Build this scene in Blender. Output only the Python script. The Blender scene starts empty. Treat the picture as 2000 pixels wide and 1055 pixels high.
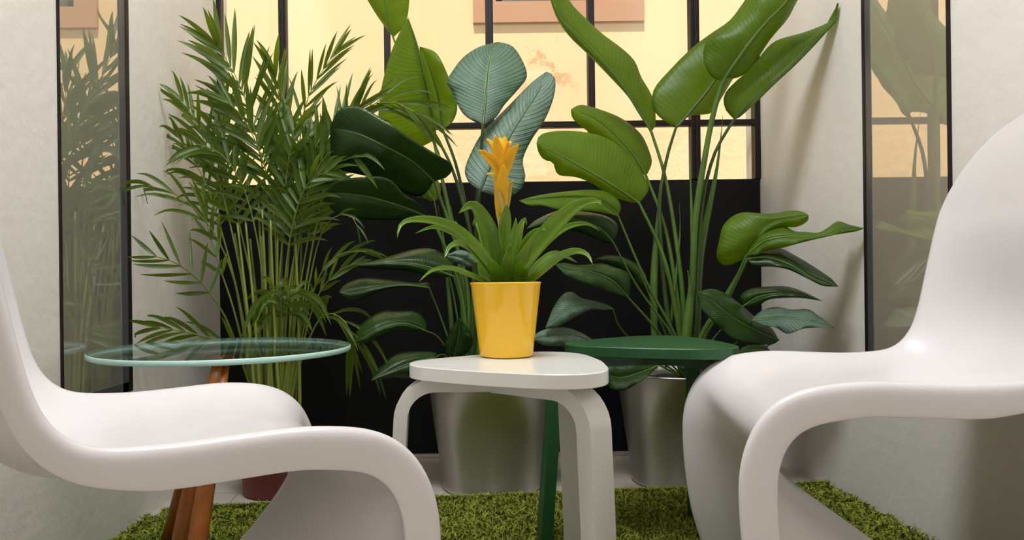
import bpy, bmesh, math, random
from math import sin, cos, pi, radians, sqrt
from mathutils import Vector, Matrix
random.seed(7)
C = bpy.context.scene.collection
SC = bpy.context.scene

# ---------------------------------------------------------------- camera
FPX, PX, PY, H = 1444.0, 895.0, 545.0, 0.60
TH = radians(0.7)
cd = bpy.data.cameras.new('camera'); cam = bpy.data.objects.new('camera', cd); C.objects.link(cam)
cd.sensor_width = 36; cd.lens = 36 * FPX / 2000
cd.shift_x = (1000 - PX) / 2000; cd.shift_y = (PY - 527.5) / 2000
cd.clip_start = 0.02
cam.matrix_world = Matrix.Translation((0, 0, H)) @ Matrix.Rotation(radians(90), 4, 'X') @ Matrix.Rotation(-TH, 4, 'Z')
SC.camera = cam

# ---------------------------------------------------------------- light
SC.view_settings.view_transform = 'Standard'; SC.view_settings.look = 'None'
SC.view_settings.gamma = 1; SC.view_settings.use_curve_mapping = False
SC.view_settings.exposure = 0.0
w = bpy.data.worlds.new('world'); SC.world = w; w.use_nodes = True
bg = w.node_tree.nodes['Background']; bg.inputs[0].default_value = (0.80, 0.88, 1.0, 1); bg.inputs[1].default_value = 1.1
def sun(rot, strength, col, angle):
    l = bpy.data.lights.new('sun', 'SUN'); l.energy = strength; l.color = col; l.angle = radians(angle)
    o = bpy.data.objects.new('sun', l); C.objects.link(o); o.rotation_euler = rot; return o
sun((radians(24), 0, radians(-12)), 6.0, (1, 0.93, 0.80), 2.0)      # steep sun raking down the courtyard wall
def area(loc, target, sx, sy, power, col):
    l = bpy.data.lights.new('area', 'AREA'); l.shape = 'RECTANGLE'; l.size = sx; l.size_y = sy; l.energy = power; l.color = col
    o = bpy.data.objects.new('area', l); C.objects.link(o); o.location = loc
    o.rotation_euler = (Vector(target) - Vector(loc)).to_track_quat('-Z', 'Y').to_euler(); return o
area((-0.05, 1.0, 2.62), (0.05, 1.35, 0.3), 0.8, 0.6, 41, (0.93, 0.96, 1.0))     # added soft cool light overhead, hung below the closed ceiling
area((0.1, -1.4, 1.9), (0.1, 1.2, 0.4), 1.4, 1.0, 5.5, (1.0, 0.86, 0.76))          # added weak warm fill from behind the camera, source unseen

# ---------------------------------------------------------------- projection helpers
def ray(u, v):
    du, dv = u - PX, v - PY
    return (du * cos(TH) - dv * sin(TH)) / FPX, (du * sin(TH) + dv * cos(TH)) / FPX
def at(u, v, Y):
    a, b = ray(u, v); return Vector((a * Y, Y, H - b * Y))
def depth_on_x(u, v, X):
    a, b = ray(u, v); return X / a

# ---------------------------------------------------------------- object helpers
def tag(o, label=None, cat=None, group=None, kind=None):
    if label: o['label'] = label
    if cat: o['category'] = cat
    if group: o['group'] = group
    if kind: o['kind'] = kind
    return o
def empty(name, loc, label, cat, group=None):
    o = bpy.data.objects.new(name, None); C.objects.link(o); o.location = loc; o.empty_display_size = 0.1
    return tag(o, label, cat, group)
def pmesh(name, verts, faces, mat, parent=None, smooth=True, uvs=None, world=True):
    me = bpy.data.meshes.new(name)
    inv = None
    if parent is not None and world:
        bpy_m = parent_matrix(parent); inv = bpy_m.inverted()
        verts = [inv @ Vector(v) for v in verts]
    me.from_pydata([tuple(v) for v in verts], [], faces); me.update()
    if uvs:
        ul = me.uv_layers.new(name='UVMap')
        for lp in me.loops: ul.data[lp.index].uv = uvs[lp.vertex_index]
    if smooth:
        me.polygons.foreach_set('use_smooth', [True] * len(me.polygons))
    if mat: me.materials.append(mat)
    o = bpy.data.objects.new(name, me); C.objects.link(o)
    if parent is not None: o.parent = parent
    return o
def parent_matrix(p):
    m = p.matrix_basis.copy()
    while p.parent: p = p.parent; m = p.matrix_basis @ m
    return m
def box_vf(x0, y0, z0, x1, y1, z1):
    v = [(x0,y0,z0),(x1,y0,z0),(x1,y1,z0),(x0,y1,z0),(x0,y0,z1),(x1,y0,z1),(x1,y1,z1),(x0,y1,z1)]
    f = [(0,3,2,1),(4,5,6,7),(0,1,5,4),(1,2,6,5),(2,3,7,6),(3,0,4,7)]
    return v, f
def boxes(name, lst, mat, parent=None, bev=0.0):
    V, F = [], []
    for b in lst:
        v, f = box_vf(*b); n = len(V); V += v; F += [tuple(i + n for i in q) for q in f]
    o = pmesh(name, V, F, mat, parent, smooth=False)
    if bev:
        m = o.modifiers.new('bev', 'BEVEL'); m.width = bev; m.segments = 2
    return o
def prism(name, quad, z0, z1, mat, parent=None):
    n = len(quad); V = [(x, y, z0) for x, y in quad] + [(x, y, z1) for x, y in quad]
    F = [tuple(range(n))[::-1], tuple(range(n, 2*n))] + [(i, (i+1) % n, (i+1) % n + n, i + n) for i in range(n)]
    return pmesh(name, V, F, mat, parent, smooth=False)
def lathe_vf(c, prof, n=48):
    V, F = [], []
    for r, z in prof:
        for k in range(n):
            a = 2*pi*k/n; V.append((c[0] + r*cos(a), c[1] + r*sin(a), c[2] + z))
    for i in range(len(prof) - 1):
        for k in range(n):
            F.append((i*n + k, i*n + (k+1) % n, (i+1)*n + (k+1) % n, (i+1)*n + k))
    return V, F
def crom(P, t):
    n = len(P) - 1; s = min(max(t, 0), 1) * n; i = min(int(s), n - 1); u = s - i
    p0 = P[max(i-1, 0)]; p1 = P[i]; p2 = P[i+1]; p3 = P[min(i+2, n)]
    return tuple(0.5*((2*b) + (-a + c)*u + (2*a - 5*b + 4*c - d)*u*u + (-a + 3*b - 3*c + d)*u**3) for a, b, c, d in zip(p0, p1, p2, p3))
def resample(P, n):
    """n+1 points evenly spaced by length on a smooth curve through P"""
    if len(P) == 2: return [tuple(a + (b-a)*i/n for a, b in zip(P[0], P[1])) for i in range(n+1)]
    D = [crom(P, i/160) for i in range(161)]
    L = [0]
    for a, b in zip(D, D[1:]): L.append(L[-1] + sqrt(sum((x-y)**2 for x, y in zip(a, b))))
    out, j = [], 0
    for i in range(n+1):
        s = L[-1]*i/n
        while j < 159 and L[j+1] < s: j += 1
        u = (s - L[j]) / max(L[j+1] - L[j], 1e-9); u = min(max(u, 0), 1)
        out.append(tuple(a + (b-a)*u for a, b in zip(D[j], D[j+1])))
    return out
def tube_vf(pts, rads, n=8):
    V, F = [], []
    pts = [Vector(p) for p in pts]; up = Vector((0.13, 0.97, 0.2)).normalized()
    for i, p in enumerate(pts):
        t = (pts[min(i+1, len(pts)-1)] - pts[max(i-1, 0)]).normalized()
        s = t.cross(up); s = s.normalized() if s.length > 1e-4 else Vector((1,0,0)); q = t.cross(s)
        r = rads[i] if hasattr(rads, '__len__') else rads
        for k in range(n):
            a = 2*pi*k/n; V.append(p + s*(r*cos(a)) + q*(r*sin(a)))
    for i in range(len(pts)-1):
        for k in range(n): F.append((i*n+k, i*n+(k+1) % n, (i+1)*n+(k+1) % n, (i+1)*n+k))
    F.append(tuple(range(n))[::-1]); F.append(tuple((len(pts)-1)*n + k for k in range(n)))
    return V, F
def tube(name, pts, rads, mat, parent, n=8):
    V, F = tube_vf(pts, rads, n); return pmesh(name, V, F, mat, parent)

# ---------------------------------------------------------------- materials
def srgb(r, g, b):
    f = lambda c: (c/255/12.92) if c/255 <= 0.04045 else ((c/255 + 0.055)/1.055)**2.4
    return (f(r), f(g), f(b), 1)
class NT:
    def __init__(s, name):
        s.m = bpy.data.materials.new(name); s.m.use_nodes = True; s.t = s.m.node_tree; s.n = s.t.nodes; s.l = s.t.links
        s.p = s.n['Principled BSDF']; s.out = s.n['Material Output']
    def add(s, typ, **kw):
        o = s.n.new(typ)
        for k, v in kw.items():
            if k.startswith('i_'): o.inputs[k[2:].replace('_', ' ')].default_value = v
            else: setattr(o, k, v)
        return o
    def math(s, op, a, b=None):
        o = s.n.new('ShaderNodeMath'); o.operation = op
        for i, x in enumerate((a, b)):
            if x is None: continue
            if isinstance(x, (int, float)): o.inputs[i].default_value = x
            else: s.l.new(x, o.inputs[i])
        return o.outputs[0]
    def ramp(s, fac, stops):
        o = s.n.new('ShaderNodeValToRGB'); s.l.new(fac, o.inputs[0]); e = o.color_ramp.elements
        while len(e) < len(stops): e.new(0.5)
        for q, (pos, col) in zip(e, stops): q.position = pos; q.color = col
        return o.outputs[0]
    def noise(s, scale, detail=3, vec=None, rough=0.55):
        o = s.add('ShaderNodeTexNoise', i_Scale=scale, i_Detail=detail, i_Roughness=rough)
        if vec is None:
            tc = s.n.new('ShaderNodeTexCoord'); vec = tc.outputs['Object']
        s.l.new(vec, o.inputs['Vector']); return o.outputs[0]
    def bump(s, h, strength, dist=0.002):
        o = s.add('ShaderNodeBump', i_Strength=strength, i_Distance=dist); s.l.new(h, o.inputs['Height'])
        s.l.new(o.outputs[0], s.p.inputs['Normal']); return o
def plain(name, col, rough=0.5, metal=0.0, coat=0.0, bump=None, var=None, spec=0.5):
    t = NT(name); t.p.inputs['Base Color'].default_value = col; t.p.inputs['Roughness'].default_value = rough
    t.p.inputs['Metallic'].default_value = metal; t.p.inputs['Coat Weight'].default_value = coat
    t.p.inputs['Specular IOR Level'].default_value = spec
    if var:
        c2, sc = var; t.l.new(t.ramp(t.noise(sc), [(0.35, col), (0.68, c2)]), t.p.inputs['Base Color'])
    if bump: t.bump(t.noise(bump[0], 5), bump[1], bump[2])
    return t.m
M = {}
M['plaster'] = plain('white_plaster', (0.80, 0.765, 0.71, 1), 0.75, bump=(26, 0.45, 0.005), var=((0.75, 0.715, 0.66, 1), 4))
M['ceiling'] = plain('ceiling_paint', (0.78, 0.77, 0.75, 1), 0.8, bump=(30, 0.2, 0.003))
M['chair'] = plain('white_moulded_plastic', (0.775, 0.745, 0.755, 1), 0.30, bump=(7, 0.05, 0.003), coat=0.15)
M['scuff'] = plain('dark_scuff', (0.03, 0.03, 0.03, 1), 0.7, var=((0.06, 0.05, 0.05, 1), 80))
M['white_paint'] = plain('white_lacquer', (0.80, 0.80, 0.76, 1), 0.30, bump=(60, 0.05, 0.001), coat=0.2)
M['green_paint'] = plain('green_lacquer', (0.012, 0.078, 0.026, 1), 0.38, var=((0.018, 0.095, 0.028, 1), 9), bump=(60, 0.05, 0.001))
M['black_metal'] = plain('black_painted_steel', (0.010, 0.006, 0.006, 1), 0.45, bump=(50, 0.15, 0.001), var=((0.018, 0.010, 0.009, 1), 20), spec=0.3)
M['panel'] = plain('black_steel_panel', (0.005, 0.005, 0.006, 1), 0.45, bump=(5, 0.08, 0.003), var=((0.007, 0.007, 0.008, 1), 3), spec=0.2)
M['grey_frame'] = plain('dark_grey_steel', (0.11, 0.112, 0.118, 1), 0.35, metal=0.3, bump=(40, 0.1, 0.001))
M['galv'] = plain('galvanised_steel', (0.55, 0.55, 0.51, 1), 0.33, metal=0.9, bump=(14, 0.06, 0.003), var=((0.58, 0.58, 0.54, 1), 10))
M['yellow'] = plain('yellow_glaze', (0.96, 0.55, 0.028, 1), 0.10, bump=(9, 0.02, 0.003), var=((0.97, 0.57, 0.03, 1), 12))
M['terracotta'] = plain('dark_red_terracotta', (0.20, 0.022, 0.012, 1), 0.5, bump=(40, 0.2, 0.002), var=((0.16, 0.018, 0.01, 1), 9))
M['soil'] = plain('potting_soil', (0.030, 0.020, 0.013, 1), 0.9, bump=(90, 0.9, 0.01), var=((0.055, 0.038, 0.025, 1), 60))
M['stone'] = plain('stone_surround', srgb(196, 150, 118), 0.8, bump=(40, 0.2, 0.003), var=(srgb(190, 144, 112), 5))
M['far_glass'] = plain('dim_window_glass', (0.10, 0.08, 0.085, 1), 0.15, var=((0.12, 0.1, 0.1, 1), 3))
M['paving'] = plain('courtyard_paving', (0.42, 0.36, 0.28, 1), 0.85, bump=(20, 0.3, 0.004), var=((0.36, 0.31, 0.25, 1), 6))
M['sill'] = plain('pale_threshold', (0.55, 0.50, 0.44, 1), 0.35, metal=0.3, var=((0.48, 0.43, 0.38, 1), 30))

def wood_mat():
    t = NT('orange_brown_wood'); tc = t.n.new('ShaderNodeTexCoord'); mp = t.n.new('ShaderNodeMapping'); mp.inputs['Scale'].default_value = (30, 30, 2)
    t.l.new(tc.outputs['Object'], mp.inputs[0]); n = t.noise(2.0, 5, mp.outputs[0])
    t.l.new(t.ramp(n, [(0.3, (0.20, 0.055, 0.007, 1)), (0.7, (0.34, 0.10, 0.012, 1))]), t.p.inputs['Base Color'])
    t.p.inputs['Roughness'].default_value = 0.35; t.bump(n, 0.1, 0.001); return t.m
M['wood'] = wood_mat()
def floor_mat():
    t = NT('pale_floor_tiles'); tc = t.n.new('ShaderNodeTexCoord')
    b = t.add('ShaderNodeTexBrick', offset=0.5, i_Scale=1.0, i_Mortar_Size=0.0022, i_Brick_Width=0.42, i_Row_Height=0.42)
    b.inputs['Color1'].default_value = (0.60, 0.545, 0.47, 1); b.inputs['Color2'].default_value = (0.55, 0.50, 0.44, 1); b.inputs['Mortar'].default_value = (0.33, 0.29, 0.25, 1)
    t.l.new(tc.outputs['Object'], b.inputs['Vector'])
    mx = t.add('ShaderNodeMixRGB', blend_type='MULTIPLY'); mx.inputs[0].default_value = 0.6
    t.l.new(b.outputs['Color'], mx.inputs[1]); t.l.new(t.ramp(t.noise(7, 4), [(0.3, (0.8, 0.78, 0.75, 1)), (0.7, (1, 1, 1, 1))]), mx.inputs[2])
    t.l.new(mx.outputs[0], t.p.inputs['Base Color']); t.p.inputs['Roughness'].default_value = 0.4
    t.bump(t.noise(30, 4), 0.12, 0.002); return t.m
M['floor'] = floor_mat()
def stucco_mat():
    t = NT('yellow_stucco'); tc = t.n.new('ShaderNodeTexCoord'); P = tc.outputs['Object']
    base = t.ramp(t.noise(1.3, 4), [(0.3, (0.84, 0.60, 0.33, 1)), (0.7, (0.88, 0.645, 0.37, 1))])
    sep = t.n.new('ShaderNodeSeparateXYZ'); t.l.new(P, sep.inputs[0])
    # flaked patches of red under-paint, below the far window
    n1 = t.noise(11, 5, P, 0.62)
    def box_mask(lo, hi, out, w):
        a = t.math('SUBTRACT', out, (lo+hi)/2); a = t.math('ABSOLUTE', a); a = t.math('SUBTRACT', (hi-lo)/2, a); a = t.math('DIVIDE', a, w)
        c = t.add('ShaderNodeClamp'); t.l.new(a, c.inputs[0]); return c.outputs[0]
    mk = t.math('MULTIPLY', box_mask(0.15, 0.62, sep.outputs[0], 0.12), box_mask(1.42, 1.82, sep.outputs[2], 0.12))
    fl = t.math('MULTIPLY', t.ramp(n1, [(0.57, (0,0,0,1)), (0.62, (1,1,1,1))]), mk)
    fl = t.math('MULTIPLY', fl, 0.55)
    mx = t.add('ShaderNodeMixRGB'); t.l.new(fl, mx.inputs[0]); t.l.new(base, mx.inputs[1]); mx.inputs[2].default_value = (0.60, 0.24, 0.09, 1)
    t.l.new(mx.outputs[0], t.p.inputs['Base Color']); t.p.inputs['Roughness'].default_value = 0.85
    # rough-cast band low on the wall, smooth above
    lowm = t.math('LESS_THAN', sep.outputs[2], 1.30)
    h = t.math('ADD', t.math('MULTIPLY', t.noise(26, 3, P), t.math('MULTIPLY', lowm, 1.0)), t.math('MULTIPLY', t.noise(9, 4, P), 0.10))
    t.bump(h, 0.35, 0.012); return t.m
M['stucco'] = stucco_mat()
def glass_mat(name, col, rough=0.0):
    t = NT(name); p = t.p; p.inputs['Base Color'].default_value = col; p.inputs['Roughness'].default_value = rough
    p.inputs['Transmission Weight'].default_value = 1.0; p.inputs['IOR'].default_value = 1.45
    tr = t.n.new('ShaderNodeBsdfTransparent'); tr.inputs[0].default_value = col
    gl = t.n.new('ShaderNodeBsdfGlossy'); gl.inputs['Roughness'].default_value = rough
    lw = t.n.new('ShaderNodeLayerWeight'); sch = t.math('ADD', 0.04, t.math('MULTIPLY', t.math('POWER', lw.outputs['Facing'], 5.0), 0.96))
    mx = t.n.new('ShaderNodeMixShader'); t.l.new(sch, mx.inputs[0]); t.l.new(tr.outputs[0], mx.inputs[1]); t.l.new(gl.outputs[0], mx.inputs[2])
    t.l.new(mx.outputs[0], t.out.inputs[0]); return t.m
M['pane'] = glass_mat('clear_window_glass', (0.98, 0.985, 0.975, 1))
M['table_glass'] = glass_mat('tinted_table_glass', (0.90, 0.95, 0.93, 1), 0.02)
M['glass_edge'] = NT('green_glass_edge').m
_p = M['glass_edge'].node_tree.nodes['Principled BSDF']; _p.inputs['Base Color'].default_value = (0.60, 0.92, 0.85, 1); _p.inputs['Roughness'].default_value = 0.25
_p.inputs['Transmission Weight'].default_value = 0.15
def mirror_mat(name, tint, back, mix):
    t = NT(name); gl = t.n.new('ShaderNodeBsdfGlossy'); gl.inputs['Roughness'].default_value = 0.012; gl.inputs['Color'].default_value = tint
    t.p.inputs['Roughness'].default_value = 0.6
    t.l.new(t.ramp(t.noise(3, 5), [(0.3, back), (0.7, tuple(c*0.93 for c in back[:3]) + (1,))]), t.p.inputs['Base Color'])
    mx = t.n.new('ShaderNodeMixShader'); mx.inputs[0].default_value = mix
    t.l.new(t.p.outputs[0], mx.inputs[1]); t.l.new(gl.outputs[0], mx.inputs[2]); t.l.new(mx.outputs[0], t.out.inputs[0]); return t.m
M['mirror_left'] = mirror_mat('reflective_interior_glass', (0.92, 0.86, 0.80, 1), (0.36, 0.345, 0.285, 1), 0.55)
M['mirror_right'] = mirror_mat('hazy_reflective_glass', (0.92, 0.86, 0.80, 1), (0.60, 0.53, 0.41, 1), 0.52)

def leaf_mat(name, dark, light, trans, mid, veins=34.0, rough=0.33, tmix=0.35, bump=0.35, slant=0.9, coat=0.0, sw=0.10):
    t = NT(name); uv = t.n.new('ShaderNodeUVMap'); uv.uv_map = 'UVMap'
    sep = t.n.new('ShaderNodeSeparateXYZ'); t.l.new(uv.outputs[0], sep.inputs[0])
    av = t.math('ABSOLUTE', t.math('SUBTRACT', sep.outputs[1], 0.5))
    ph = t.math('SUBTRACT', sep.outputs[0], t.math('MULTIPLY', av, slant*0.35))
    wv = t.math('SINE', t.math('MULTIPLY', ph, veins * 2 * pi))
    wv2 = t.math('SINE', t.math('MULTIPLY', ph, veins * 4.7 * pi))
    s = t.math('ADD', t.math('MULTIPLY', wv, 0.6), t.math('MULTIPLY', wv2, 0.35))
    nz = t.noise(9, 4)
    oi = t.n.new('ShaderNodeObjectInfo')
    f = t.math('ADD', t.math('MULTIPLY', s, sw), t.math('ADD', t.math('MULTIPLY', nz, 0.7), t.math('MULTIPLY', oi.outputs['Random'], 0.3)))
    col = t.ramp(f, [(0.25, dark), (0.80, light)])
    mm = t.ramp(av, [(0.012, (1,1,1,1)), (0.03, (0,0,0,1))])
    mx = t.add('ShaderNodeMixRGB'); t.l.new(mm, mx.inputs[0]); t.l.new(col, mx.inputs[1]); mx.inputs[2].default_value = mid
    t.l.new(mx.outputs[0], t.p.inputs['Base Color']); t.p.inputs['Roughness'].default_value = rough
    t.p.inputs['Coat Weight'].default_value = coat
    h = t.math('ADD', t.math('MULTIPLY', s, 0.5), t.math('MULTIPLY', nz, 1.2)); b = t.bump(h, bump, 0.0022)
    tl = t.n.new('ShaderNodeBsdfTranslucent'); t.l.new(b.outputs[0], tl.inputs['Normal'])
    tm = t.add('ShaderNodeMixRGB', blend_type='MULTIPLY'); tm.inputs[0].default_value = 0.35; tm.inputs[1].default_value = trans
    t.l.new(t.ramp(f, [(0.2, (0.6, 0.6, 0.6, 1)), (0.85, (1.2, 1.2, 1.2, 1))]), tm.inputs[2]); t.l.new(tm.outputs[0], tl.inputs['Color'])
    ms = t.n.new('ShaderNodeMixShader'); ms.inputs[0].default_value = tmix
    t.l.new(t.p.outputs[0], ms.inputs[1]); t.l.new(tl.outputs[0], ms.inputs[2]); t.l.new(ms.outputs[0], t.out.inputs[0])
    return t.m
M['leaf'] = leaf_mat('paradise_leaf', (0.06, 0.125, 0.008, 1), (0.14, 0.24, 0.014, 1), (0.62, 0.82, 0.04, 1), (0.16, 0.27, 0.03, 1), tmix=0.48, bump=0.22, rough=0.42)
M['leaf_blue'] = leaf_mat('sky_tinted_paradise_leaf', (0.085, 0.165, 0.10, 1), (0.23, 0.33, 0.27, 1), (0.30, 0.50, 0.05, 1), (0.24, 0.36, 0.16, 1), veins=24, rough=0.45, tmix=0.2, bump=0.8, coat=0.0, sw=0.2)  # glaucous leaf tone, with bluish sky reflection painted into the base colour
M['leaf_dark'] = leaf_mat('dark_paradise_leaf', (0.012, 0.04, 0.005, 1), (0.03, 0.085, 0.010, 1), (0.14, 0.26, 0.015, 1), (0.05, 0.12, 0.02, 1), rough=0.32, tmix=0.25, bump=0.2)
M['palm'] = leaf_mat('palm_leaflet', (0.025, 0.065, 0.004, 1), (0.085, 0.155, 0.010, 1), (0.30, 0.45, 0.02, 1), (0.12, 0.2, 0.02, 1), veins=1.5, rough=0.45, tmix=0.32, bump=0.1)
M['guz'] = leaf_mat('bromeliad_leaf', (0.11, 0.24, 0.010, 1), (0.22, 0.38, 0.022, 1), (0.36, 0.60, 0.04, 1), (0.15, 0.32, 0.03, 1), veins=2, rough=0.25, tmix=0.3, bump=0.08, coat=0.2)
M['bract'] = leaf_mat('yellow_bract', (0.96, 0.54, 0.018, 1), (1.0, 0.72, 0.04, 1), (1.0, 0.72, 0.04, 1), (0.95, 0.6, 0.03, 1), veins=2, rough=0.35, tmix=0.35, bump=0.08)
M['bract_pale'] = leaf_mat('pale_bract', (0.72, 0.60, 0.14, 1), (0.86, 0.74, 0.25, 1), (0.9, 0.8, 0.25, 1), (0.7, 0.65, 0.2, 1), veins=2, rough=0.35, tmix=0.35, bump=0.08)
M['stalk'] = plain('leaf_stalk', (0.075, 0.15, 0.022, 1), 0.38, var=((0.12, 0.22, 0.04, 1), 12))
M['stalk_dark'] = plain('dark_leaf_stalk', (0.035, 0.065, 0.016, 1), 0.35, var=((0.055, 0.10, 0.022, 1), 12))
M['cane'] = plain('palm_cane', (0.17, 0.21, 0.035, 1), 0.4, var=((0.24, 0.28, 0.05, 1), 10))
M['rug'] = plain('rug_backing', (0.06, 0.085, 0.010, 1), 0.95, bump=(90, 0.6, 0.01), var=((0.085, 0.12, 0.014, 1), 30))
M['pile'] = plain('moss_green_pile', (0.18, 0.205, 0.018, 1), 0.9, var=((0.30, 0.33, 0.035, 1), 22))

# ---------------------------------------------------------------- setting
YB = 2.49; ZT = 2.75
XL = -0.805; XR = 1.022
def wallR(y): return XR + (YB - y) * 0.022
st = dict(kind='structure')
tag(boxes('floor', [(-1.2, -2.2, -0.06, 1.5, YB, 0)], M['floor']), **st)
tag(prism('wall_left', [(XL, -2.2), (XL, YB + 0.12), (XL - 0.15, YB + 0.12), (XL - 0.15, -2.2)], 0, ZT, M['plaster']), **st)
tag(prism('wall_right', [(wallR(-2.2), -2.2), (wallR(-2.2) + 0.15, -2.2), (XR + 0.15, YB + 0.12), (XR, YB + 0.12)], 0, ZT, M['plaster']), **st)
tag(boxes('wall_front', [(-1.2, -2.3, 0, 1.5, -2.2, ZT)], M['plaster']), **st)
tag(boxes('ceiling', [(-1.2, -2.3, ZT, 1.5, YB + 0.12, ZT + 0.08)], M['ceiling']), **st)
# back window: steel glazing over a black steel panel
win = tag(bpy.data.objects.new('window_1', None), None, None, None, 'structure'); C.objects.link(win); win.location = ((XL+XR)/2, YB, 0)
def X(u, v=200): return at(u, v, YB).x
def Z(u, v): return at(u, v, YB).z
zt0, zt1 = Z(960, 249.5), Z(960, 238)
zp = Z(960, 355)
fw = YB
bars = [(421, 433), (545, 560), (751, 763), (950, 965), (1150, 1163), (1350, 1368), (1474, 1486)]
for u0, u1 in bars:
    x0, x1 = X(u0), X(u1)
    boxes('mullion', [(x0, fw + 0.0, zp, x1, fw + 0.035, ZT)], M['black_metal'], win, 0.002)
    if u1 - u0 > 13:   # the opening leaves meet here: a second rail
        boxes('rebate_strip', [((x0+x1)/2 - 0.003, fw - 0.008, zp, (x0+x1)/2 + 0.006, fw, ZT)], M['black_metal'], win, 0.001)
boxes('transom', [(XL, fw + 0.003, zt0, XR, fw + 0.032, zt1)], M['black_metal'], win, 0.002)
boxes('transom', [(XL, fw + 0.003, zt0 + 0.84, XR, fw + 0.032, zt1 + 0.84)], M['black_metal'], win, 0.002)
boxes('lower_panel', [(XL, fw + 0.004, 0.012, XR, fw + 0.05, zp)], M['panel'], win, 0.003)
for i in range(6):
    a, b = X(bars[i][1]), X(bars[i+1][0])
    boxes('pane', [(a, fw + 0.016, zp, b, fw + 0.020, zt0)], M['pane'], win)
    boxes('pane', [(a, fw + 0.016, zt1, b, fw + 0.020, ZT)], M['pane'], win)
tag(boxes('trim_1', [(XL, fw - 0.014, 0.0, XR, fw + 0.01, 0.012)], M['sill'], None, 0.002), **st)

# side windows: strips of reflecting glass in the side walls
def side_window(name, X0, ys, zb, mat, sgn, frame_w):
    w_ = tag(bpy.data.objects.new(name, None), None, None, None, 'structure'); C.objects.link(w_); w_.location = (X0, (ys[0]+ys[1])/2, zb)
    y0, y1 = ys
    xa, xb = sorted((X0 + sgn*0.004, X0 - sgn*0.02))
    boxes('pane', [(xa, y0, zb, xb, y1, ZT - 0.1)], mat, w_)
    xa, xb = sorted((X0 + sgn*0.006, X0 - sgn*0.02))
    boxes('frame', [(xa, y1, zb - 0.02, xb, y1 + frame_w, ZT - 0.1)], M['grey_frame'], w_, 0.002)
    xa2, xb2 = sorted((X0 + sgn*0.008, X0 - sgn*0.02))
    boxes('frame_rail', [(xa2, y1 + frame_w*0.62, zb - 0.02, xb2, y1 + frame_w, ZT - 0.1)], M['black_metal'], w_, 0.002)
    boxes('bottom_frame', [(xa, y0, zb - 0.022, xb, y1 + frame_w, zb + 0.006)], M['grey_frame'], w_, 0.002)
    xa, xb = sorted((X0 + sgn*0.0055, X0 - sgn*0.02))
    boxes('edge_bead', [(xa, y0 - 0.004, zb, xb, y0, ZT - 0.1)], M['black_metal'], w_)
yl0 = depth_on_x(116, 400, XL); yl1 = depth_on_x(231, 400, XL); yl2 = depth_on_x(250, 400, XL)
side_window('window_2', XL, (yl0, yl1), 0.6 - ray(242, 747)[1]*yl2, M['mirror_left'], 1, yl2 - yl1)
XRm = wallR(1.62) + 0.001
yr0 = depth_on_x(1854, 200, XRm); yr1 = depth_on_x(1705, 200, XRm); yr2 = depth_on_x(1689, 200, XRm)
side_window('window_3', XRm, (yr0, yr1), 0.35, M['mirror_right'], -1, yr2 - yr1)

# courtyard beyond the glass
YO = 3.5
tag(boxes('wall_courtyard', [(-5, YO, -0.5, 6, YO + 0.2, 4.2)], M['stucco']), **st)
tag(boxes('ground', [(-5, YB + 0.12, -0.1, 6, YO, -0.02)], M['paving']), **st)
fwn = tag(bpy.data.objects.new('window_4', None), None, None, None, 'structure'); C.objects.link(fwn)
a, b = at(924, 46, YO), at(1257, 44, YO); ia, ib = at(968, 5, YO), at(1218, 3, YO); zi = at(1100, 4, YO).z; zb_ = at(1090, 45, YO).z
fwn.location = ((a.x+b.x)/2, YO, zb_)
boxes('surround', [(a.x, YO-0.02, zb_, b.x, YO, zi), (a.x, YO-0.02, zi, ia.x, YO, zi+0.8), (ib.x, YO-0.02, zi, b.x, YO, zi+0.8), (a.x, YO-0.02, zi+0.8, b.x, YO, zi+0.9)], M['stone'], fwn)
boxes('sash', [(ia.x, YO-0.016, zi, ib.x, YO, zi+0.03), (ia.x, YO-0.016, zi, ia.x+0.03, YO, zi+0.8), (ib.x-0.03, YO-0.016, zi, ib.x, YO, zi+0.8)], M['grey_frame'], fwn)
boxes('pane', [(ia.x+0.03, YO-0.008, zi+0.03, ib.x-0.03, YO-0.002, zi+0.8)], M['far_glass'], fwn)

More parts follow.
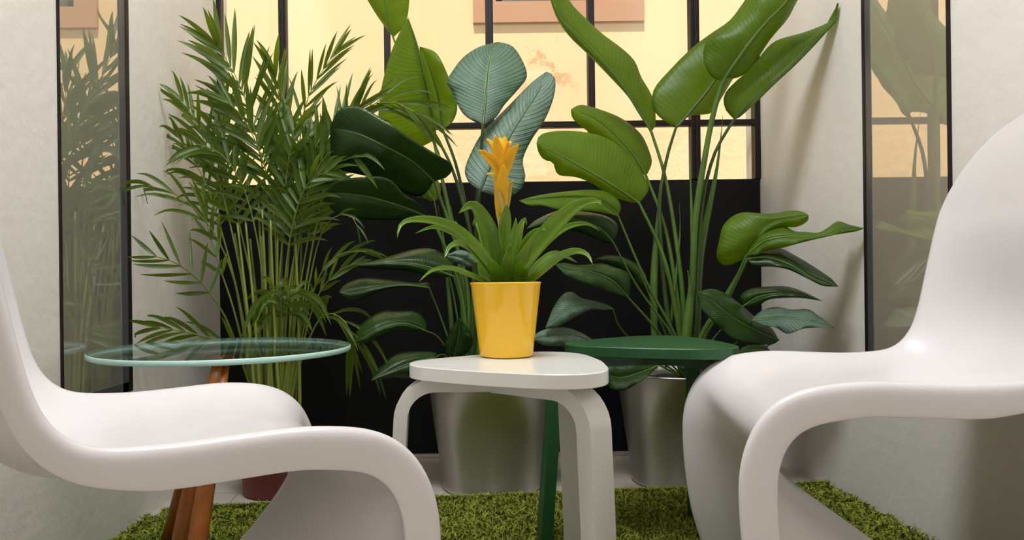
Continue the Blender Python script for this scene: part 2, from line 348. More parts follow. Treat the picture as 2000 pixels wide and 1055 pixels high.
# ---------------------------------------------------------------- rug
def rug():
    back = [(-0.78, 1.885), (-0.45, 1.93), (0.02, 1.965), (0.45, 2.005), (0.80, 2.03), (1.005, 2.055)]
    outline = [(XL+0.015, 0.9), (XL+0.012, 1.80), (XL+0.03, 1.86)] + back[1:] + [(wallR(1.9)-0.01, 1.99), (wallR(0.9)-0.01, 0.9)]
    r = empty('shag_rug', (0.1, 1.5, 0), 'moss green shaggy rug covering the pale tiles between the side walls', 'rug')
    prism('backing', outline, 0.0005, 0.010, M['rug'], r)
    def yb(x):
        for (x0, y0), (x1, y1) in zip(back, back[1:]):
            if x <= x1: return y0 + (y1-y0)*(x-x0)/(x1-x0)
        return back[-1][1]
    rnd = random.Random(3); V, F = [], []
    for k in range(60000):
        x = rnd.uniform(XL+0.02, 1.035); top = yb(x)
        if k < 46000: y = rnd.uniform(1.38, top)
        else: y = rnd.uniform(0.92, 1.38)
        if k % 9 == 0: y = top - abs(rnd.gauss(0, 0.004))
        if x > wallR(y) - 0.012: continue
        if x < XL + 0.05 and y > 1.84: continue
        h = rnd.uniform(0.012, 0.024); a = rnd.uniform(0, 2*pi); w_ = rnd.uniform(0.0016, 0.0032)
        dx, dy = cos(a), sin(a); lx, ly = rnd.gauss(0, .007), rnd.gauss(0, .007); n = len(V)
        V += [(x-dx*w_, y-dy*w_, .008), (x+dx*w_, y+dy*w_, .008), (x+dx*w_+lx*.6, y+dy*w_+ly*.6, .008+h*.7), (x-dx*w_+lx*.6, y-dy*w_+ly*.6, .008+h*.7),
              (x+lx*1.6, y+ly*1.6, .006+h)]
        F += [(n, n+1, n+2, n+3), (n+3, n+2, n+4)]
    p = pmesh('pile', V, F, M['pile'], r, smooth=False); p['kind'] = 'stuff'
rug()

# ---------------------------------------------------------------- moulded S-curve chairs
def chair_parts():
    E = [(-0.012,.868),(.004,.84),(.022,.80),(.042,.745),(.064,.67),(.083,.59),(.097,.53),(.112,.485),(.135,.456),(.168,.442),(.24,.436),(.31,.437),(.38,.439),(.43,.436),
         (.475,.428),(.512,.412),(.542,.386),(.563,.352),(.575,.312),(.578,.265),(.574,.19),(.560,.10),(.528,0.0)]
    n = 72; R = resample(E, n)
    Cn = []
    # centre line of the shell: dished in back and seat, swept back to the tail below the nose
    for i, (f, z) in enumerate(R):
        Cn.append((f, z))
    V, F = [], []
    kneeK = max(i for i, (f, z) in enumerate(R) if z > 0.405 or f < 0.3)
    L = n - kneeK
    ka, kb = R[kneeK-1], R[kneeK+1]; kT = Vector((kb[0]-ka[0], kb[1]-ka[1])).normalized(); KP = (R[kneeK][0] + kT.y*.052, R[kneeK][1] - kT.x*.052)
    tail = resample([KP, (.508,.335), (.487,.295), (.45,.25), (.40,.212), (.34,.17), (.26,.115), (.18,.06), (.10,.0)], L)
    US = [-1, -.985, -.95, -.88, -.78, -.66, -.52, -.38, -.24, -.1, 0, .1, .24, .38, .52, .66, .78, .88, .95, .985, 1]
    def width(i):
        f, z = R[i]
        W = 0.245
        if i <= kneeK and f < 0.12 and z > 0.60:
            q = min((z - 0.60) / 0.2685, 1.0); W = 0.245 * max(1 - q**2.6, 0.0)**0.5 + 0.012
            W = min(W, .245)
        elif .12 < f < .42 and z > .40: W = 0.245 - 0.012*sin(pi*(f-.12)/.30)
        if i > kneeK: W = 0.245 + 0.012*((i-kneeK)/L)
        return W
    rows = []
    fl = 0.050
    for i in range(n+1):
        f, z = R[i]
        a, b = R[max(i-1, 0)], R[min(i+1, n)]; T = Vector((b[0]-a[0], b[1]-a[1])).normalized(); N = Vector((-T.y, T.x))
        W = width(i); row = []
        if i <= kneeK:
            s = i / kneeK
            dep = 0.004 + 0.022 * min(1, s*5) + 0.026 * max(0, (s-.62)/.38) + 0.070*math.exp(-((s-.46)/.15)**2)
        for u in US:
            g = abs(u)
            if i <= kneeK:
                d = dep * (1 - g**2.8); p = (f - N.x*d, z - N.y*d)
            else:
                c = tail[i-kneeK]; q = (i-kneeK)/L; e = g**(2.8 - .6*q); p = (c[0] + (f-c[0])*e, c[1] + (z-c[1])*e)
            rr = 0.008*max(0, (g-.95)/.05)**2
            row.append((p[0] - N.x*rr, u*W, p[1] - N.y*rr))
        # flange below the rim on both sides
        flw = fl * (1.0 + .2*min(1, max(0, (i-kneeK+8)/16))) * (.68 + .32*min(1, max(0, (f-.10)/.12)) if i < kneeK else 1)
        def fpt(sg, d, out): return (f - N.x*d, sg*(W+out), z - N.y*d)
        left = [fpt(-1, flw, .002), fpt(-1, flw-.003, .003), fpt(-1, flw*.6, .003), fpt(-1, .013, .003)]
        right = [fpt(1, .013, .003), fpt(1, flw*.6, .003), fpt(1, flw-.003, .003), fpt(1, flw, .002)]
        rows.append(left + row + right)
    m = len(rows[0])
    # lip along the top of the back
    f, z = R[0]; T = (Vector(R[1]) - Vector(R[0])).normalized(); N = Vector((-T.y, T.x))
    lip = []
    for d, up in ((.046, -.012), (.022, -.001), (.007, .003)):
        lip.append([(p[0] - N.x*d, p[1]*1.0, p[2] - N.y*d*0 + up) for p in rows[0][4:-4]])
    for r_ in lip: r_[:0] = [r_[0]]*4; r_ += [r_[-1]]*4
    rows = lip + rows
    for r_ in rows: V += r_
    for i in range(len(rows)-1):
        for k in range(m-1): F.append((i*m+k, (i+1)*m+k, (i+1)*m+k+1, i*m+k+1))
    return V, F
chair_mesh = None
def make_chair(label):
    global chair_mesh
    V, F = chair_parts()
    me = bpy.data.meshes.new('moulded_chair'); me.from_pydata(V, [], F); me.update()
    bm = bmesh.new(); bm.from_mesh(me); bmesh.ops.remove_doubles(bm, verts=bm.verts, dist=1e-6)
    bmesh.ops.recalc_face_normals(bm, faces=bm.faces); bm.to_mesh(me); bm.free()
    me.polygons.foreach_set('use_smooth', [True]*len(me.polygons)); me.materials.append(M['chair'])
    o = bpy.data.objects.new('moulded_chair', me); C.objects.link(o)
    s = o.modifiers.new('solid', 'SOLIDIFY'); s.thickness = 0.009; s.offset = 0
    s = o.modifiers.new('sub', 'SUBSURF'); s.levels = 1; s.render_levels = 2
    return o
def place(o, x, y, yaw, sx, sz, z, face):
    # profile runs along +X of the mesh; face=-1 turns it round
    o.location = (x, y, z); o.scale = (sx, sx, sz)
    o.rotation_euler = (0, 0, yaw if face > 0 else pi - yaw)
ch = make_chair('')
tag(ch, 'white moulded plastic cantilever chair on the left, seat edge beneath the glass table', 'chair')
place(ch, -0.616, 0.876, radians(30), 0.95, 0.98, 0.0, 1)
ch2 = ch.copy(); C.objects.link(ch2)
tag(ch2, 'white moulded plastic cantilever chair on the right, its tall rounded back against the right wall', 'chair')
place(ch2, 0.968, 1.223, radians(7.5), 0.95, 1.0, 0.010, -1)
for c_ in (ch, ch2): c_['group'] = 'white moulded chairs'

# ---------------------------------------------------------------- three-legged stools
def stool(name, cx, cy, zt, size, yaw, th, mat, legs, label, tri=None):
    r = empty(name, (cx, cy, 0), label, 'stool', 'bentwood stools')
    # rounded triangular seat
    n = 96; V, F = [], []; out = []
    for k in range(n):
        a = 2*pi*k/n
        rad = size*(0.5 + 0.072*cos(3*(a - yaw)) + 0.012*cos(6*(a-yaw)))
        out.append((rad*cos(a), rad*sin(a)))
    xs = [p[0] for p in out]; mx_ = (max(xs)+min(xs))/2; sc = size/(max(xs)-min(xs)); out = [((p[0]-mx_)*sc, p[1]*sc) for p in out]
    rings = [(0.994, zt-th), (1.0, zt-th+.0012), (1.0, zt-.0015), (0.992, zt)]
    for q, z in rings: V += [(cx+p[0]*q, cy+p[1]*q, z) for p in out]
    F.append(tuple(range(n))[::-1]); F.append(tuple(3*n+k for k in range(n)))
    for i in range(3):
        for k in range(n): F.append((i*n+k, i*n+(k+1) % n, (i+1)*n+(k+1) % n, (i+1)*n+k))
    s_ = pmesh('seat', V, F, mat, r)
    e = s_.modifiers.new('e', 'EDGE_SPLIT'); e.split_angle = radians(28)
    for (ang, reach, splay, wd, tk) in legs:
        d = Vector((cos(ang), sin(ang), 0)); t = Vector((-sin(ang), cos(ang), 0))
        zt_ = zt - th - 0.001 - tk/2; R_ = 0.062
        P = [(-0.01, zt_), (reach*0.3, zt_), (reach-R_, zt_)]
        for q in range(1, 8):
            a = q/8*pi/2; P.append((reach - R_ + R_*sin(a), zt_ - R_ + R_*cos(a)))
        P += [(reach, zt_-R_), (reach + splay*0.5, zt_*0.45), (reach + splay, 0.0)]
        V, F = [], []
        for i, (f, z) in enumerate(P):
            a_, b_ = P[max(i-1, 0)], P[min(i+1, len(P)-1)]; T = Vector((b_[0]-a_[0], b_[1]-a_[1])).normalized(); N = Vector((-T.y, T.x))
            if i == len(P)-1: N = Vector((1, 0))
            for sn, sw in ((1,-1),(1,1),(-1,1),(-1,-1)):
                q = Vector((cx, cy, 0)) + d*(f + N.x*sn*tk/2) + t*(sw*wd/2); V.append((q.x, q.y, z + N.y*sn*tk/2))
        for i in range(len(P)-1):
            for k in range(4): F.append((i*4+k, i*4+(k+1) % 4, (i+1)*4+(k+1) % 4, (i+1)*4+k))
        F.append((0,1,2,3)); m_ = (len(P)-1)*4; F.append((m_+3, m_+2, m_+1, m_))
        lg = pmesh('leg', V, F, mat, r)
        e = lg.modifiers.new('e', 'EDGE_SPLIT'); e.split_angle = radians(40)
    return r
stool('three_legged_stool', 0.083, 1.325, 0.45, 0.345, pi, 0.024, M['white_paint'],
      [(radians(180), 0.188, 0.02, .050, .024), (radians(-43), 0.184, 0.012, .062, .027), (radians(40), 0.176, 0.016, .05, .024)],
      'white three-legged stool holding the yellow pot')
stool('three_legged_stool', 0.415, 1.67, 0.452, 0.355, pi+.12, 0.022, M['green_paint'],
      [(radians(188), 0.205, 0.030, .042, .026), (radians(-33), 0.175, 0.010, .045, .024), (radians(33), 0.182, 0.0, .045, .024)],
      'dark green three-legged stool behind the white stool, beside the right chair')

# ---------------------------------------------------------------- glass side table
def glass_table():
    cx, cy, zt = -0.503, 1.585, 0.460; R_ = 0.268; th = 0.011
    r = empty('glass_side_table', (cx, cy, 0), 'round glass-topped side table on splayed orange-brown wooden legs', 'table')
    V, F = lathe_vf((cx, cy, 0), [(0.0005, zt-th), (R_-.002, zt-th)], 96); V2, F2 = lathe_vf((cx, cy, 0), [(R_-.002, zt), (0.0005, zt)], 96)
    n = len(V); g = pmesh('glass_top', V + V2, F + [tuple(i+n for i in f) for f in F2], M['table_glass'], r)
    V, F = lathe_vf((cx, cy, 0), [(R_-.002, zt-th), (R_, zt-th+.002), (R_, zt-.002), (R_-.002, zt)], 96)
    e = pmesh('glass_edge', V, F, M['glass_edge'], g); e['label'] = 'pale turquoise glass rim'
    # legs meet under the centre and splay to the floor
    def leg(top, bot, w0, w1):
        top, bot = Vector(top), Vector(bot); T = (bot-top).normalized(); s = Vector((T.z, 0, -T.x)).normalized(); q = T.cross(s)
        V = []; k = 6
        for i in range(k+1):
            t = i/k; c = top.lerp(bot, t); w_ = w0 + (w1-w0)*t + .004*sin(pi*t)
            for a in range(12):
                an = 2*pi*a/12; V.append(c + s*(w_*cos(an)*1.0) + q*(w_*sin(an)*.72))
        F = []
        for i in range(k):
            for a in range(12): F.append((i*12+a, i*12+(a+1) % 12, (i+1)*12+(a+1) % 12, (i+1)*12+a))
        F += [tuple(range(12))[::-1], tuple(k*12+a for a in range(12))]
        pmesh('leg', V, F, M['wood'], r)
    p0 = at(426, 716, 1.50); p1 = at(368, 1075, 1.50); T = p1 - p0; foot = p0 + T*((p0.z-0.003)/(p0.z-p1.z))
    leg((p0.x, 1.50, zt-th-.012), (foot.x, 1.44, .004), 0.011, 0.021)
    hx = at(426, 716, 1.50).x
    leg((hx-.004, 1.525, zt-th-.012), (at(326, 1045, 1.66).x, 1.66, .004), 0.010, 0.019)
    leg((hx+.008, 1.520, zt-th-.012), (at(360, 1222, 1.28).x, 1.28, .004), 0.010, 0.018)
    V, F = lathe_vf((hx, 1.51, 0), [(.0005, zt-th-.012), (.026, zt-th-.012), (.028, zt-th-.010), (.028, zt-th), (.0005, zt-th)], 32); pmesh('hub', V, F, M['wood'], r)
glass_table()

# ---------------------------------------------------------------- leaves
def interp(ys, t):
    if not hasattr(ys, '__len__'): return ys
    n = len(ys)-1; s = t*n; i = min(int(s), n-1); return ys[i] + (ys[i+1]-ys[i])*(s-i)
def blade(parent, mid, left, right, Y, mat, dl=0.0, dr=0.0, nu=30, nv=7, ripple=0.004, label=None, name='leaf', fold=0.02, ph=0.0):
    """leaf blade hung between its midrib and its two margins; Y along the midrib, dl/dr how far each margin turns away (m)"""
    Mi, Le, Ri = resample(mid, nu), resample(left, nu), resample(right, nu)
    V, UV, F = [], [], []
    cols = [(-k/nv) for k in range(nv, 0, -1)] + [0] + [k/nv for k in range(1, nv+1)]
    for i in range(nu+1):
        t = i/nu; y0 = interp(Y, t); ev = sin(pi*min(max(t, 0.02), .98))**.6
        for c in cols:
            g = abs(c); e = Le[i] if c < 0 else Ri[i]
            u = Mi[i][0] + (e[0]-Mi[i][0])*g; v = Mi[i][1] + (e[1]-Mi[i][1])*g
            d = (dl if c < 0 else dr) * (g**1.4) * ev - fold*(g*(1-g))*ev*2
            d += ripple*g*g*(sin(t*19 + ph + c*2) + .6*sin(t*37 + ph*2 - c))
            q = at(u, v, y0 + d); q.x = min(q.x, wallR(q.y) - .006); V.append(q); UV.append((t, 0.5 + c*0.5))
    m = len(cols)
    for i in range(nu):
        for k in range(m-1): F.append((i*m+k, i*m+k+1, (i+1)*m+k+1, (i+1)*m+k))
    o = pmesh(name, V, F, mat, parent, uvs=UV)
    s = o.modifiers.new('solid', 'SOLIDIFY'); s.thickness = 0.0007; s.offset = 0
    if label: o['label'] = label
    return o, [at(p[0], p[1], interp(Y, i/nu) - 0.0015) for i, p in enumerate(Mi)]
def petiole(leaf, pts, r0, r1, mat, midrib=None):
    """pts: (u, v, Y) from pot to blade; continues as a tapering midrib"""
    P = resample([tuple(at(*p)) for p in pts], 22); rr = [r0 + (r1-r0)*i/22 for i in range(23)]
    if midrib:
        k = len(midrib); P = P[:-1] + [tuple(p) for p in midrib[:int(k*.92)]]; m_ = len(P) - 22
        rr = rr[:-1] + [r1*(1 - i/m_)*0.8 + .0006 for i in range(m_)]
    V, F = tube_vf(P, rr, 8)
    pmesh('leaf_stalk', V, F, mat, leaf)
def big_leaf(plant, L, base, Y0):
    for d in L:
        mid, left, right = d['m'], d['l'], d['r']
        b, tip = mid[0], mid[-1]
        left = [b] + left + [tip]; right = [b] + right + [tip]
        o, rib = blade(plant, mid, left, right, d['Y'], M[d.get('mat', 'leaf')], d.get('dl', .03), d.get('dr', .03), ripple=d.get('rip', .004), ph=d.get('ph', 1.0), fold=d.get('fold', .02), label=d.get('lab'))
        yb_ = interp(d['Y'], 0.0)
        st_ = d.get('s'); sm = M[d.get('sm', 'stalk')]
        if st_ is None: st_ = [((b[0]+base[0])/2 + d.get('bow', 0), (b[1]+base[1])/2)]
        pts = [(base[0] + d.get('bx', 0), base[1] + 40, Y0)] 
        nn = len(st_) + 1
        for i, p in enumerate(st_): pts.append((p[0], p[1], Y0 + (yb_-Y0)*(i+1)/nn))
        pts.append((b[0], b[1], yb_))
        petiole(o, pts, d.get('r0', .009), d.get('r1', .004), sm, rib)

def bucket(plant, cx, cy, r0, r1, h):
    p = [(0.0005, .001), (r0-.004, .001), (r0, .004), (r0+.0015, .010), (r0-.0005, .014), (r0+(r1-r0)*.5, h*.5), (r1, h-.008), (r1+.004, h-.007), (r1+.0055, h-.002), (r1+.004, h), (r1-.002, h), (r1-.004, h-.03), (r1-.012, h-.045)]
    V, F = lathe_vf((cx, cy, 0), p, 64); o = pmesh('bucket', V, F, M['galv'], plant); o['label'] = 'galvanised metal bucket'
    V, F = lathe_vf((cx, cy, 0), [(0.0005, h-.035), (r1*.5, h-.030), (r1-.006, h-.036)], 40); 
    V = [(x, y, z + random.uniform(-.004, .004)) for x, y, z in V]; pmesh('soil', V, F, M['soil'], plant)

# left plant: pixel outlines, base to tip
Yl = 2.16
plantL = empty('bird_of_paradise_plant', (at(960, 900, 2.16).x, 2.16, 0), 'large bird of paradise plant in the metal bucket directly behind the white stool', 'plant', 'bird of paradise plants')
bucket(plantL, at(959, 900, 2.13).x, 2.135, .140, .180, .33)
LL = [
 dict(m=[(768,73),(757,35),(745,-30),(715,-110)], l=[(740,36),(715,-5),(685,-60)], r=[(788,52),(798,18),(796,-40),(765,-100)], Y=[2.24,2.20,2.16,2.1], dl=.02, dr=-.02, s=[(905,560),(870,380),(835,230),(790,130)], r1=.003, mat='leaf', ph=.4),
 dict(m=[(852,272),(843,225),(828,150),(812,85),(797,34)], l=[(800,292),(745,262),(741,200),(755,130),(775,75)], r=[(850,240),(838,180),(828,130),(813,78)], Y=[2.20,2.17,2.12,2.08], dl=.05, dr=.03, s=[(930,540),(905,400),(875,310)], r0=.009, sm='stalk_dark', mat='leaf', ph=1),
 dict(m=[(864,252),(856,190),(838,130),(820,91)], l=[(845,228),(832,175),(820,125)], r=[(884,238),(893,205),(876,150),(852,104)], Y=[2.24,2.24,2.22,2.2], dl=.02, dr=-.02, s=[(930,560),(912,420),(890,320)], sm='stalk_dark', mat='leaf', ph=2),
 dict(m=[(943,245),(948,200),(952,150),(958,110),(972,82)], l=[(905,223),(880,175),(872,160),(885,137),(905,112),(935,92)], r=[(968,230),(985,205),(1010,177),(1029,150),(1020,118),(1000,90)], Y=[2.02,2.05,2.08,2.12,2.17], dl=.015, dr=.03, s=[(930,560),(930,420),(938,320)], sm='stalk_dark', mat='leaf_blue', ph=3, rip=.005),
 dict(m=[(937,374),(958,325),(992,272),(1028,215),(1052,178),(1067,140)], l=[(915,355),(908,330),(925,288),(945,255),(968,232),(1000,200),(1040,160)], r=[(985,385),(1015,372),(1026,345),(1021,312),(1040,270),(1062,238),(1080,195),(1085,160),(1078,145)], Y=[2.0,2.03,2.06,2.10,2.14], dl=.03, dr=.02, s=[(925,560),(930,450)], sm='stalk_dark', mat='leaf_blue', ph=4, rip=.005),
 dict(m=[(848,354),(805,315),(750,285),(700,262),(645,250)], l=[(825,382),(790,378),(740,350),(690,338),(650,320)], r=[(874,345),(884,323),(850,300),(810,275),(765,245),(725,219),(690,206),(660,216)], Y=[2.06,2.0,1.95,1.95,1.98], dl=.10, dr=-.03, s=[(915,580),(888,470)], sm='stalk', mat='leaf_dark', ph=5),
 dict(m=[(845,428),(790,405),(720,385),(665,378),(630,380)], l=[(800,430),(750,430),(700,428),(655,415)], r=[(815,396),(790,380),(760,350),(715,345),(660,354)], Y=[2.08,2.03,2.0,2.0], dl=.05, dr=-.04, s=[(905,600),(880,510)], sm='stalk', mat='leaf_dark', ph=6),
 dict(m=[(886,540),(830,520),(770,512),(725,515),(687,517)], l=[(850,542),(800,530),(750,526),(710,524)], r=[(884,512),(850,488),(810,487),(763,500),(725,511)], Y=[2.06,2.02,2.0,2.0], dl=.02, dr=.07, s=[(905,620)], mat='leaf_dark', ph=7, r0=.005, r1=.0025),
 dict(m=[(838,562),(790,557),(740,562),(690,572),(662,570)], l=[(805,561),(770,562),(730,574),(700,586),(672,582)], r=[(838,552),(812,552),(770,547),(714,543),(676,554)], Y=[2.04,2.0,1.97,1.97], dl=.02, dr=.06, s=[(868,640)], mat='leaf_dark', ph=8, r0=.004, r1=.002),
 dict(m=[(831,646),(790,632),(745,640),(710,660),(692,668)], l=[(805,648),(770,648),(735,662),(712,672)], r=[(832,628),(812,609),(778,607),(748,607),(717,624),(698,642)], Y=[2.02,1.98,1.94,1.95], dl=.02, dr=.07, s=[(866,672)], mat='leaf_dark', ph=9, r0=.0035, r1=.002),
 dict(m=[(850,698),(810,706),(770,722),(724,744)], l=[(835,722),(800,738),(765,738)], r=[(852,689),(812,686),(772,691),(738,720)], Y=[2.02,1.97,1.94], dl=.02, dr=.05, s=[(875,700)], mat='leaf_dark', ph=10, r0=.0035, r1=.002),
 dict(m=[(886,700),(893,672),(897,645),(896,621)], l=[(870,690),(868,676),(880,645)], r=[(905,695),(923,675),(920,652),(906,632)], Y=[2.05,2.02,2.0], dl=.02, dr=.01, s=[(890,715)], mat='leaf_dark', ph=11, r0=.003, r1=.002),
 dict(m=[(848,392),(838,375),(828,362),(815,385)], l=[(858,385),(860,360),(842,350)], r=[(840,392),(832,388),(822,386)], Y=[2.1,2.1,2.1], dl=.01, dr=.01, s=[(890,600),(865,480)], mat='leaf', r0=.003, r1=.002),
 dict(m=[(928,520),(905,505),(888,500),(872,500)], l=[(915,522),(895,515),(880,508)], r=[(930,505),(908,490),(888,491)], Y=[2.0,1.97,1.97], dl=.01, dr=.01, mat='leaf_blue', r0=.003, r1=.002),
]
big_leaf(plantL, LL, (918, 745), Yl)

# right plant
Yr = 2.20
plantR = empty('bird_of_paradise_plant', (at(1335, 900, 2.18).x, 2.18, 0), 'tallest bird of paradise plant, in the metal bucket between green stool and right chair', 'plant', 'bird of paradise plants')
bucket(plantR, at(1330, 900, 2.165).x, 2.17, .140, .180, .325)
LR = [
 dict(m=[(1272,257),(1250,222),(1215,167),(1175,117),(1125,66),(1092,33),(1074,-25)], l=[(1256,232),(1225,187),(1188,147),(1148,106),(1113,72),(1088,36),(1074,-5)], r=[(1281,240),(1274,190),(1252,150),(1240,120),(1215,95),(1175,65),(1145,37),(1120,12),(1095,-22)], Y=[2.18,2.14,2.10,2.06,2.02], dl=.02, dr=.05, s=[(1335,600),(1322,480),(1300,350)], ph=1, sm='stalk'),
 dict(m=[(1262,344),(1235,300),(1200,262),(1160,230),(1115,214)], l=[(1235,325),(1185,280),(1142,252),(1119,232)], r=[(1273,318),(1266,290),(1250,260),(1215,232),(1175,215),(1135,205)], Y=[2.22,2.20,2.18,2.16], dl=.02, dr=.04, s=[(1325,600),(1300,450)], ph=2),
 dict(m=[(1248,397),(1205,368),(1150,335),(1100,307),(1048,279)], l=[(1225,393),(1190,381),(1158,359),(1125,346),(1090,341),(1080,318),(1063,312),(1052,298)], r=[(1267,372),(1262,352),(1245,322),(1220,295),(1185,270),(1140,258),(1090,256),(1056,263)], Y=[2.12,2.07,2.03,2.0], dl=.03, dr=.05, s=[(1322,620),(1295,500)], ph=3),
 dict(m=[(1320,250),(1352,214),(1392,163),(1425,100),(1460,40),(1500,-30)], l=[(1297,236),(1275,212),(1277,175),(1308,137),(1350,95),(1385,68),(1425,40),(1452,5),(1480,-30)], r=[(1348,226),(1388,221),(1410,190),(1440,140),(1480,80),(1515,10)], Y=[2.16,2.15,2.14,2.14], dl=.03, dr=.05, s=[(1305,620),(1288,420),(1300,320)], ph=4, sm='stalk_dark'),
 dict(m=[(1415,152),(1432,128),(1465,82),(1500,40),(1533,6),(1560,-40)], l=[(1400,157),(1384,143),(1374,115),(1376,90),(1392,70),(1430,45),(1455,12),(1500,-35)], r=[(1436,153),(1460,140),(1482,110),(1506,75),(1538,37),(1555,5),(1572,-25)], Y=[2.05,2.0,1.96,1.92], dl=.04, dr=.05, s=[(1352,560),(1358,430),(1378,300),(1395,215)], ph=5, sm='stalk', r0=.012, r1=.007, rip=.006),
 dict(m=[(1434,233),(1473,193),(1513,155),(1557,115),(1602,67),(1632,34),(1644,6)], l=[(1416,212),(1415,185),(1436,160),(1466,134),(1500,92),(1522,77),(1565,65),(1600,52),(1622,41),(1636,18)], r=[(1446,228),(1480,197),(1518,160),(1560,121),(1606,72),(1640,32)], Y=[2.10,2.05,2.02,1.98], dl=.06, dr=.01, s=[(1360,620),(1368,430),(1392,310)], ph=6, sm='stalk_dark'),
 dict(m=[(1207,422),(1175,395),(1130,385),(1080,386),(1014,392)], l=[(1190,418),(1150,412),(1100,412),(1060,402),(1035,402)], r=[(1213,405),(1205,388),(1182,374),(1146,371),(1090,376),(1046,383)], Y=[2.05,2.0,1.95,1.92], dl=-.03, dr=.05, s=[(1320,660),(1262,550)], ph=7, r0=.005, r1=.003, fold=.03),
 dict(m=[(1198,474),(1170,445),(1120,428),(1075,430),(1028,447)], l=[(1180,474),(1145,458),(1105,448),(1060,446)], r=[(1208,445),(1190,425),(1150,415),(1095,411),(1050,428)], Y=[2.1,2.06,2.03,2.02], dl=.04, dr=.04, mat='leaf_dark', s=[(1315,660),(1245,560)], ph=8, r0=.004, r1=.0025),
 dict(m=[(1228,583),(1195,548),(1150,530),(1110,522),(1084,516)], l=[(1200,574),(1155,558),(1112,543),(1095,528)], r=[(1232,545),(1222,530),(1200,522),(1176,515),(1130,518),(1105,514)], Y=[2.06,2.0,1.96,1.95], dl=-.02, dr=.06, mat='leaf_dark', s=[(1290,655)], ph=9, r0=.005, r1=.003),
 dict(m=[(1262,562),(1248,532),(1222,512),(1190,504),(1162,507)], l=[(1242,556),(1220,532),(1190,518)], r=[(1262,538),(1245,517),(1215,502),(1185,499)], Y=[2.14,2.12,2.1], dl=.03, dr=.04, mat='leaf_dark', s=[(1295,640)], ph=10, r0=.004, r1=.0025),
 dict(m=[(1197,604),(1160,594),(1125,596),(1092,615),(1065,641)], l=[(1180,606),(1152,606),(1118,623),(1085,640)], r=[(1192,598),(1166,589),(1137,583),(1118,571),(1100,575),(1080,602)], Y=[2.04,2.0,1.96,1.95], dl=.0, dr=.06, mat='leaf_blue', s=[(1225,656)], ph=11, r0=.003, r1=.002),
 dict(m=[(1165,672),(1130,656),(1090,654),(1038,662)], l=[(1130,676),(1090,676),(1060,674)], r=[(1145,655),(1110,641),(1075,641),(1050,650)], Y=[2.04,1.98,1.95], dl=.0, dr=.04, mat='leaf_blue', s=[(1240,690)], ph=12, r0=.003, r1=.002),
 dict(m=[(1460,503),(1478,468),(1505,440),(1540,426),(1579,421)], l=[(1418,519),(1400,503),(1405,468),(1412,442),(1430,423),(1452,415),(1487,417),(1514,417),(1540,412),(1566,413)], r=[(1482,478),(1502,452),(1525,444),(1556,443),(1577,432)], Y=[2.0,1.96,1.94,1.92], dl=.05, dr=.02, s=[(1372,650),(1410,590)], ph=13, rip=.007, r0=.007, r1=.004),
 dict(m=[(1458,500),(1492,472),(1540,462),(1590,462),(1640,448),(1688,446)], l=[(1466,474),(1494,451),(1528,441),(1552,452),(1574,453),(1598,455),(1618,444),(1637,432),(1658,439)], r=[(1494,491),(1528,484),(1562,475),(1598,466),(1635,458),(1672,452)], Y=[1.98,1.93,1.9,1.88,1.86], dl=.05, dr=-.01, s=[(1375,650),(1415,590)], ph=14, rip=.007, r0=.006, r1=.004),
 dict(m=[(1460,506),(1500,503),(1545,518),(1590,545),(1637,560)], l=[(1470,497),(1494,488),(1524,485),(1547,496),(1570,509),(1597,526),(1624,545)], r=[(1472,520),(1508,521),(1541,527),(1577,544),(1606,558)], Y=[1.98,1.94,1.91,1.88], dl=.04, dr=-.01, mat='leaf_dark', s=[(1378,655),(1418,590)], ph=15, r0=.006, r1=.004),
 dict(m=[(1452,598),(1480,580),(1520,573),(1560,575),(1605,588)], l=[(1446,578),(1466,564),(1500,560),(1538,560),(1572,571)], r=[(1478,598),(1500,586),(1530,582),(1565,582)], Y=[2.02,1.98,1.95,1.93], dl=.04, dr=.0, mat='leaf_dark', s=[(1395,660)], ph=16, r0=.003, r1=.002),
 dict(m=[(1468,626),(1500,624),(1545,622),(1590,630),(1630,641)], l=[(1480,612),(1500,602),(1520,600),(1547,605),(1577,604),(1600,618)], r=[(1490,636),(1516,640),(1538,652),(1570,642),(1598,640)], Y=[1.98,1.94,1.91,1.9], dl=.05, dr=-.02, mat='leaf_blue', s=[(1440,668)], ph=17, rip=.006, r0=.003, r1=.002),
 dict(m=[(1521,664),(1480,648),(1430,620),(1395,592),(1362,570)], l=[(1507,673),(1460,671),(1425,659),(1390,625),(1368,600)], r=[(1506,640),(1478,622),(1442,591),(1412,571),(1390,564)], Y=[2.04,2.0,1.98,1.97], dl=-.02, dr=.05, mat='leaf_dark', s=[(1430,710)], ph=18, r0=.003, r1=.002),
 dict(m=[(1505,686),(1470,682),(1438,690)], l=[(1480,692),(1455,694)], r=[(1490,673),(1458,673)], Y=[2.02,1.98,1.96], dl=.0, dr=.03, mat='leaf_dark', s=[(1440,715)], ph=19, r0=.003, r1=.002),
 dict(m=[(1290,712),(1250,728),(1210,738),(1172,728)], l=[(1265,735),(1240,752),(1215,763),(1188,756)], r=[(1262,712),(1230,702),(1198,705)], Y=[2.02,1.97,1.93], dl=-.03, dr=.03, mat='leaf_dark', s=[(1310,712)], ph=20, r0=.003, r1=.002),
 dict(m=[(1330,716),(1360,712),(1400,722)], l=[(1350,702),(1380,704)], r=[(1350,728),(1380,738)], Y=[2.02,1.97,1.93], dl=.02, dr=-.02, mat='leaf', s=[(1325,720)], ph=21, r0=.003, r1=.002),
]
big_leaf(plantR, LR, (1338, 700), Yr)
